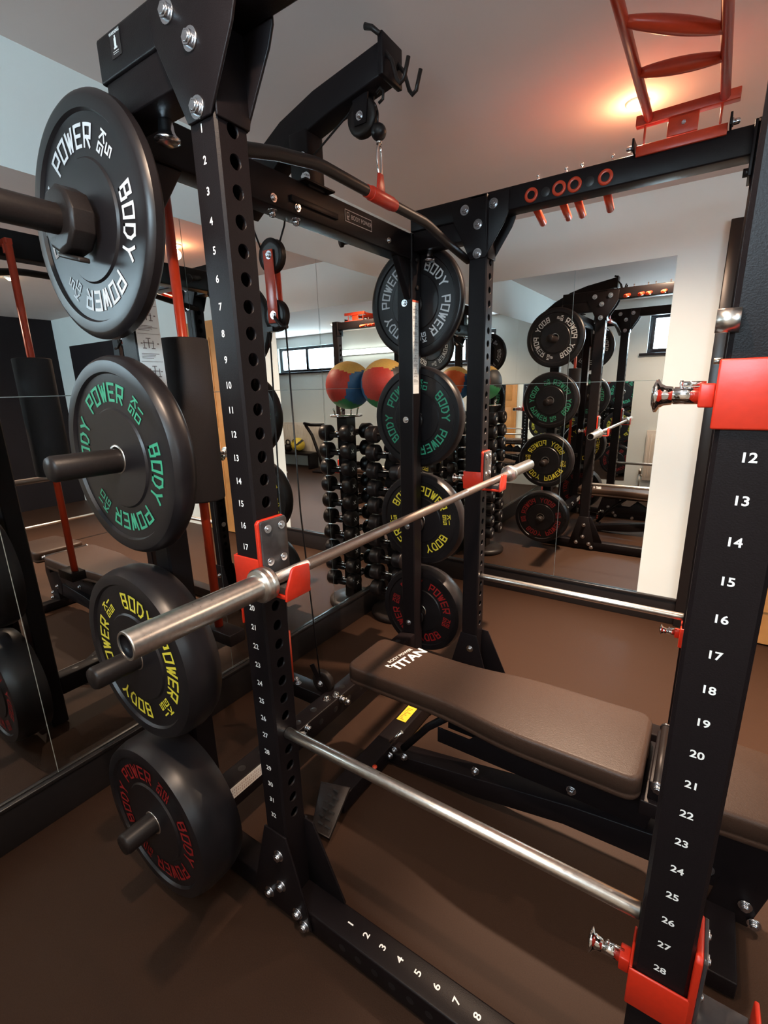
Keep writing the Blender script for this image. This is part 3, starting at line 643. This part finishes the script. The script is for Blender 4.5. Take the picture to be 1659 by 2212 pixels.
MB().sphere((-.053, .62, 2.138), .022, 24, 14).build('ball_stop', M['cable'], t)
MB().cyl((-.055, .62, 2.155), (-.056, .62, 2.19), .003, 8).build('cable_end', M['cable'], t)
CB = .55
MB().sweep([(-.06, .62, 2.20), (-.08, .62, 2.228), (-.105, .62, 2.236), (-.30, .61, 2.13), (-.372, .58, 2.07), (-.385, .56, 1.95)], .003, 8).cyl((-.385, .56, 1.95), (-.40, CB, 1.905), .003, 8).build('upper_cable', M['cable'], t)
t2 = thing('pulley_block', 'red double pulley block hanging on black cables behind the rack', 'pulley', (-.45, CB, 1.78))
for yy in (CB - .016, CB + .012): MB().prism([(-.022, 1.885), (.022, 1.885), (.026, 1.66), (-.020, 1.66)], (-.445, yy, 0), (1, 0, 0), (0, 0, 1), (0, .004, 0)).build('side_plate', M['redtube'], t2, bevel=.002)
for zz, r in ((1.868, .052), (1.685, .050)):
    MB().lathe([(0, -.010), (r * .7, -.010), (r, -.011), (r * .9, 0), (r, .011), (r * .7, .010), (0, .010)], (-.44, CB + .001, zz), (0, 1, 0), 32).build('wheel', M['powder2'], t2)
    MB().bolt((-.44, CB - .014, zz), (0, -1, 0), .009, .008).build('bolt', M['bolt'], t2)
MB().sweep([(-.43, CB - .02, 1.675), (-.40, CB - .02, 1.645), (-.375, CB - .02, 1.642)], .006, 8).box(-.49, -.45, CB - .015, CB + .015, 1.635, 1.65).build('cable_guard', M['powder2'], t2)
t3 = thing('hanging_cable', 'pair of thin black cables hanging from the red pulley block to the floor pulley', 'cable', (-.45, CB, 1.0))
MB().sweep([(-.478, CB, 1.68), (-.515, CB, .53), (-.52, CB, .16)], .003, 8).build('cable_strand', M['cable'], t3)
MB().sweep([(-.402, CB, 1.68), (-.395, CB, 1.0), (-.40, .60, .27)], .003, 8).build('cable_strand', M['cable'], t3)
MB().sweep([(-.478, CB, 1.87), (-.49, CB - .03, 1.96), (-.46, CB - .06, 2.06)], .003, 8).build('cable_strand', M['cable'], t3)

# ------------------------------------------------------------------ adjustable bench
bc = .632
bn = thing('weight_bench', 'black adjustable weight bench lying flat inside the rack', 'bench', (.4, bc, 0))
def pad(outline, z0, z1, name, r=.012):
    mb = MB(); n = len(outline)
    cx = sum(p[0] for p in outline) / n; cy = sum(p[1] for p in outline) / n
    def ring(ins, z):
        pts = []
        for k in range(n):
            a, b, c = V(outline[k - 1]), V(outline[k]), V(outline[(k + 1) % n])
            e1, e2 = (b - a).normalized(), (c - b).normalized(); nn = V((-(e1.y + e2.y), e1.x + e2.x)).normalized()
            pts.append((b.x + nn.x * ins, b.y + nn.y * ins, z))
        return mb.add(pts)
    seq = [(.012, z0), (.004, z0 + .002), (0, z0 + .008), (0, z0 + .018), (.003, z0 + .021), (0, z0 + .024), (0, z1 - r * 1.2)]
    for k in range(1, 7): a = k * PI / 12; seq.append((r * 1.2 * (1 - math.cos(a)), z1 - r * 1.2 + r * 1.2 * math.sin(a)))
    R = [ring(*s) for s in seq]
    for a, b in zip(R[:-1], R[1:]):
        for k in range(n): u = (k + 1) % n; mb.face([a + k, a + u, b + u, b + k], True)
    mb.face([R[-1] + k for k in range(n)], True); mb.face([R[0] + k for k in range(n)][::-1])
    return mb.build(name, M['vinyl'], bn)
def outline(pts, rad, seg=6):
    out = []; n = len(pts)
    for k in range(n):
        a, b, c = V(pts[k - 1]), V(pts[k]), V(pts[(k + 1) % n]); r = rad[k]
        d1, d2 = (a - b).normalized(), (c - b).normalized(); p, q = b + d1 * r, b + d2 * r
        for s in range(seg + 1): t_ = s / seg; out.append(tuple((p * (1 - t_) ** 2 + b * 2 * t_ * (1 - t_) + q * t_ ** 2)))
    return out
o = outline([(-.185, bc - .123), (.24, bc - .123), (.42, bc - .157), (.80, bc - .157), (.80, bc + .157), (.42, bc + .157), (.24, bc + .123), (-.185, bc + .123)], [.045, .09, .09, .045, .045, .09, .09, .045])
bp = pad(o, .375, .45, 'back_pad')
o = outline([(.91, bc - .155), (1.28, bc - .125), (1.28, bc + .125), (.91, bc + .155)], [.045] * 4)
pad(o, .375, .45, 'seat_pad')
mb = MB(); up = V((-1, 0, 0)); ri = V((0, 1, 0))
text(mb, 'TITAN', (.0, .665, .4508), V((.18, 1, 0)), V((-1, .18, 0)), .058, .03, 1.05)
mb2 = text(MB(), 'BODY POWER', (-.042, .668, .4508), V((.18, 1, 0)), V((-1, .18, 0)), .020, .01, 1.0)
i = mb2.add([(-.03, .578, .4508), (-.026, .59, .4508), (-.05, .59, .4508), (-.054, .578, .4508)]); mb2.face([i, i + 1, i + 2, i + 3])
mb.build('pad_logo', M['white'], bp); mb2.build('pad_logo', M['white'], bp)
sp = MB(); sp.prism([(-.06, .055), (.30, .115), (.62, .17), (.90, .20), (1.06, .20), (1.06, .12), (.92, .10), (.60, .09), (.30, .035), (-.06, .008)], (0, bc - .0375, 0), (1, 0, 0), (0, 0, 1), (0, .075, 0))
sp.build('main_spine', M['powder'], bn, bevel=.004)
MB().box(-.135, -.058, .31, .95, .008, .075).build('front_foot', M['powder'], bn, bevel=.004)
MB().box(.98, 1.05, .40, .86, .008, .06).build('rear_foot', M['powder'], bn, bevel=.004)
MB().box(-.137, -.056, .94, .955, .004, .078).build('foot_cap', M['cable'], bn, bevel=.003)
tp = MB(); i0 = tp.add([(-.15, .30, .102), (-.045, .335, .102), (-.027, .196, .022), (-.103, .192, .022), (-.15, .30, .11), (-.045, .335, .11), (-.027, .196, .03), (-.103, .192, .03)])
for q in ((0, 1, 2, 3), (7, 6, 5, 4), (0, 4, 5, 1), (1, 5, 6, 2), (2, 6, 7, 3), (3, 7, 4, 0)): tp.face([i0 + a for a in q]); tp.build('tread_plate', M['powder2'], bn, bevel=.003)
mb = MB()
for k in range(6):
    for s in (0, 1):
        c = V((-.0975, .3175, .109)).lerp(V((-.065, .194, .029)), (k + .8) / 7) + V((-.018 + .03 * s + (k % 2) * .008, 0, 0))
        i = mb.add([c + V((-.012, -.003, .0018)), c + V((.010, -.003, .0018)), c + V((.010, .003, .004)), c + V((-.012, .003, .004))]); mb.face([i, i + 1, i + 2, i + 3])
mb.build('tread_slots', M['cable'], bn)
MB().prism([(-.022, 0), (.022, 0), (.022, .105), (-.022, .105)], (-.101, .757, .0765), (1, 0, 0), (-.02, 1, 0), (0, 0, .001)).build('warning_label', M['yellow'], bn)
mb = MB()
for k in range(9): mb.box(-.118, -.118 + random.uniform(.01, .03), .766 + k * .0095, .770 + k * .0095, .0775, .0779)
mb.build('label_print', mat('brown_print', (.35, .18, .01), .6, noise=.1), bn)
MB().prism([(.16, .21), (.82, .21), (.86, .375), (.80, .375), (.72, .29), (.62, .36), (.56, .285), (.48, .345), (.42, .28), (.34, .33), (.28, .27), (.16, .27)], (0, bc - .045, 0), (1, 0, 0), (0, 0, 1), (0, .006, 0)).build('adjuster_ladder', M['powder'], bn, bevel=.002)
MB().prism([(.16, .21), (.82, .21), (.86, .375), (.80, .375), (.72, .29), (.62, .36), (.56, .285), (.48, .345), (.42, .28), (.34, .33), (.28, .27), (.16, .27)], (0, bc + .039, 0), (1, 0, 0), (0, 0, 1), (0, .006, 0)).build('adjuster_ladder', M['powder'], bn, bevel=.002)
MB().box(.05, .80, bc - .03, bc + .03, .345, .375).build('back_pad_frame', M['powder'], bn, bevel=.003)
MB().sweep([(.24, bc, .35), (.10, bc - .01, .22), (-.0, bc - .02, .09)], [.016, .014, .014], 12).build('support_strut', M['powder'], bn)
MB().cyl((.02, bc - .06, .20), (-.02, bc - .08, .15), .007, 12).build('strut_handle', M['chrome'], bn)
for (x, y, z) in ((.307, bc - .046, .157), (.618, bc - .046, .239), (-.025, bc - .046, .09), (-.045, bc - .046, .055), (.02, bc - .046, .08)): MB().bolt((x, y, z), (0, -1, 0), .010, .012).build('bolt', M['bolt'], bn)
MB().box(.80, .86, bc - .13, bc + .13, .33, .375).box(.815, .85, bc - .115, bc + .115, .375, .43).build('hinge_bracket', M['powder'], bn, bevel=.003)
MB().cyl((.835, bc - .13, .432), (.835, bc + .13, .432), .012, 16).build('hinge_tube', M['powder2'], bn)
for sy in (-1, 1): MB().bolt((.835, bc + sy * .13, .432), (0, sy, 0), .011, .014).build('bolt', M['bolt'], bn)
MB().prism([(.90, .20), (.99, .375), (1.10, .375), (1.13, .25), (1.08, .03), (.98, .03), (1.0, .15), (.93, .10)], (0, bc - .04, 0), (1, 0, 0), (0, 0, 1), (0, .08, 0)).build('rear_leg', M['powder'], bn, bevel=.004)
for (x, z) in ((.975, .165), (1.065, .10), (1.09, .055)): MB().bolt((x, bc - .042, z), (0, -1, 0), .011, .012).build('bolt', M['bolt'], bn)
MB().sphere((1.14, bc, .10), .016, 16, 10).build('adjuster_knob', M['cable'], bn)
MB().lathe([(0, 0), (.006, 0), (.006, .02), (.003, .021), (.003, .034), (.009, .035), (.009, .037), (0, .038)], (-.03, .46, .075), (.1, -.1, 1), 14).build('lock_pin', M['redtube'], bn)

# ------------------------------------------------------------------ dumbbell tower and ball
tx, ty = -.735, 1.74
tw = thing('dumbbell_rack', 'black vertical dumbbell tower standing in the mirrored corner', 'dumbbell rack', (tx, ty, 0))
MB().lathe([(0, 0), (.165, 0), (.170, .01), (.170, .03), (.150, .045), (.04, .05), (0, .05)], (tx, ty, 0.002), (0, 0, 1), 40).build('base', M['powder2'], tw)
MB().box(tx - .036, tx + .036, ty - .045, ty + .045, .048, 1.27).build('post', M['powder2'], tw)
MB().lathe([(0, 0), (.10, 0), (.105, .006), (.10, .012), (.06, .014), (0, .014)], (tx, ty, 1.27), (0, 0, 1), 32).build('top_tray', M['chrome'], tw)
for k in range(4):
    a = k * PI / 2 + .5; MB().sweep([(tx + .075 * math.cos(a), ty + .075 * math.sin(a), 1.28), (tx + .08 * math.cos(a), ty + .08 * math.sin(a), 1.31), (tx + .088 * math.cos(a), ty + .088 * math.sin(a), 1.322)], .005, 8).build('tray_prong', M['chrome'], tw)
NT = 10; z0t, dzt = .20, .108
for k in range(NT):
    z = z0t + dzt * k
    for sy in (-1, 1): MB().box(tx - .03, tx + .03, ty + sy * .045, ty + sy * .135, z - .022, z - .016).box(tx - .03, tx + .03, ty + sy * .132, ty + sy * .138, z - .022, z - .002).build('cradle', M['powder'], tw)
def dumbbell(loc):
    t = thing('dumbbell', 'black rubber dumbbell in the corner tower', 'dumbbell', loc)
    x, y, z = loc
    MB().cyl((x - .06, y, z), (x + .06, y, z), .013, 14).build('handle', M['chrome'], t)
    for sx in (-1, 1):
        MB().lathe([(0, 0), (.044, 0), (.050, .006), (.051, .056), (.046, .064), (.020, .066), (0, .066)], (x + sx * .050, y, z), (sx, 0, 0), 28).build('head', M['rubber'], t)
        c = x + sx * .1170
        m = MB()
        for a in (PI / 4, -PI / 4):
            d1 = V((0, math.cos(a), math.sin(a))) * .016; n = V((0, -math.sin(a), math.cos(a))) * .0022
            i = m.add([V((c, y, z)) + p for p in (-d1 - n, d1 - n, d1 + n, -d1 + n)]); q = [i, i + 1, i + 2, i + 3]; m.face(q if sx > 0 else q[::-1])
        m.build('end_cap_cross', M['white'], t)
    return t
db0 = None
SIDE = {-1: 'on its rack side', 1: 'on its wall side'}
ORD = ['lowest', 'second lowest', 'third from the floor', 'fourth from the floor', 'fifth from the floor', 'fifth from the top', 'fourth from the top', 'third from the top', 'second from the top', 'topmost']
for k in range(NT):
    for sy in (-1, 1):
        p = (tx, ty + sy * .100, z0t + dzt * k + .003)
        if db0 is None: q = db0 = dumbbell(p)
        else: q = copy_tree(db0); q.location = p
        q['label'] = 'black dumbbell in the corner tower, %s %s' % (ORD[k], SIDE[sy]); q['group'] = 'round dumbbells in the corner tower'
ball = MB(); bcn = V((-.780, 1.722, 1.459)); rb_ = .142
# panels as gores
ball_t = thing('exercise_ball', 'multicoloured panelled medicine ball on top of the dumbbell tower', 'ball', tuple(bcn))
dirs = [V((.2, -1, .0)), V((.05, -.15, 1)), V((-.85, -.2, -.35)), V((-.1, 1, 0)), V((.75, .2, -.6)), V((.98, .1, .05)), V((-.1, -.2, -1))]
pm_ = ['b_red', 'b_yel', 'b_blue', 'b_org', 'b_grn', 'b_blk', 'b_grn']
dirs = [d.normalized() for d in dirs]
names = ['b_red', 'b_yel', 'b_blue', 'b_org', 'b_grn', 'b_blk']
mb = MB(); mb.sphere(bcn, rb_, 72, 44)
for k, f in enumerate(mb.f):
    c = sum((V(mb.v[i]) for i in f), V((0, 0, 0))) / len(f) - bcn
    c.normalize(); j = max(range(len(dirs)), key=lambda q: dirs[q].dot(c)); mb.mi[k] = names.index(pm_[j])
mb.build('ball_panels', [M[n] for n in names], ball_t)

# ------------------------------------------------------------------ rest of the gym, seen in the mirrors
def radiator(x0, x1, label):
    t = thing('radiator', label, 'radiator', (x0, YF + .05, .2))
    MB().box(x0, x1, YF + .03, YF + .06, .20, .84).build('panel', M['rad'], t, bevel=.006)
    mb = MB(); n = int((x1 - x0) / .035)
    for k in range(n): xx = x0 + .02 + k * (x1 - x0 - .04) / (n - 1); mb.box(xx - .006, xx + .006, YF + .06, YF + .072, .25, .79)
    mb.build('ribs', M['rad'], t, bevel=.003)
    MB().cyl((x0 - .03, YF + .045, .0), (x0 - .03, YF + .045, .30), .009, 12).cyl((x0 - .03, YF + .045, .26), (x0 + .01, YF + .045, .26), .012, 12).cyl((x0 - .03, YF + .045, .28), (x0 - .03, YF + .045, .35), .018, 16).build('valve', M['steel'], t)
radiator(.17, 1.1, 'cream panel radiator under the window, seen reflected beside the bare white wall')
radiator(3.35, 4.42, 'cream panel radiator seen in the side mirror below the twin window')
t = thing('batten_light', 'bright strip light on the window wall, glowing in the side mirror', 'light', (1.7, YF, 2.04))
MB().box(1.66, 2.86, YF, YF + .03, 2.00, 2.09).build('light_body', M['white'], t, bevel=.004)
MB().box(1.68, 2.84, YF + .03, YF + .055, 2.005, 2.085).build('light_diffuser', M['tube'], t, bevel=.01)
t = thing('wall_screen', 'flat black panel hung on the white wall, seen in the side mirror', 'screen', (3.06, YB - .04, 1.3))
MB().box(3.06, 4.19, YB - .05, YB - .006, 1.36, 2.05).build('screen_body', M['dark_wall'], t, bevel=.006)
# floor barbell with blue plates, shelf with kettlebells and ball
fb = thing('deadlift_barbell', 'barbell lying on the floor with blue hubbed plates, seen in the side mirror', 'barbell', (2.6, 1.3, .225))
MB().cyl((2.62, .45, .238), (2.62, 2.2, .238), .0135, 20).build('shaft', M['steel'], fb)
for yy in (.72, 2.0):
    MB().lathe([(.028, 0), (.12, 0), (.12, .008), (.19, .008), (.19, 0), (.225, 0), (.236, .012), (.236, .055), (.225, .066), (.028, .066)], (2.62, yy, .238), (0, 1, 0), 56, True).build('plate', M['rubber'], fb)
    MB().lathe([(.03, -.001), (.115, -.001)], (2.62, yy, .238), (0, 1, 0), 40).build('plate_hub', M['bluehub'], fb)
sh = thing('low_shelf', 'low black shelf under the radiator wall holding kettlebells', 'shelf', (3.9, -1.1, 0))
MB().box(3.45, 4.5, -1.26, -.98, .26, .30).build('shelf_board', M['powder'], sh, bevel=.004)
for xx in (3.48, 4.44): MB().box(xx, xx + .04, -1.25, -1.0, 0.0, .26).build('leg', M['powder'], sh, bevel=.003)
def kettle(x, y, z, m, label):
    t = thing('kettlebell', label, 'kettlebell', (x, y, z), 'kettlebells on the low shelf')
    MB().lathe([(0, 0), (.05, 0), (.075, .03), (.085, .075), (.07, .12), (.04, .14), (0, .145)], (x, y, z), (0, 0, 1), 28).build('body', m, t)
    MB().sweep([(x - .035, y, z + .12), (x - .052, y, z + .16), (x - .045, y, z + .20), (x, y, z + .215), (x + .045, y, z + .20), (x + .052, y, z + .16), (x + .035, y, z + .12)], .013, 12).build('handle', M['powder2'], t)
kettle(4.33, -1.12, .301, M['k_grn'], 'green kettlebell on the low shelf, furthest from the yellow ball')
kettle(4.12, -1.12, .301, M['powder2'], 'black kettlebell on the low shelf between the green one and the yellow ball')
t = thing('medicine_ball', 'yellow medicine ball with black stripes on the low shelf', 'ball', (3.86, -1.12, .44))
mb = MB(); mb.sphere((3.86, -1.12, .435), .133, 60, 30)
for k, f in enumerate(mb.f):
    c = (sum((V(mb.v[i]) for i in f), V((0, 0, 0))) / len(f) - V((3.86, -1.12, .435))).normalized()
    a = math.atan2(c.z, c.x) * 4 + math.acos(max(-1, min(1, c.y))) * 1.6; mb.mi[k] = 1 if math.cos(a) > .72 and abs(c.y) < .94 else 0
mb.build('ball_panels', [mat('yellow_rubber', (.75, .55, .06), .45, noise=.05), M['cable']], t)
t = thing('machine_stand', 'black angled equipment stand near the radiator, seen in the side mirror', 'stand', (3.0, -.9, 0))
MB().sweep([(3.55, -1.0, .85), (3.35, -.95, .83), (3.0, -.9, .84)], .028, 8).build('top_rail', M['powder'], t)
MB().sweep([(3.52, -1.0, .82), (3.35, -.97, .65), (3.15, -.93, .25), (3.1, -.92, .03)], .028, 8).build('leg', M['powder'], t)
MB().sweep([(3.05, -.9, .82), (2.95, -.9, .5), (2.9, -.9, .03)], .028, 8).build('leg', M['powder'], t)
MB().box(2.85, 3.2, -1.1, -.75, .0, .03).build('foot', M['powder'], t, bevel=.004)
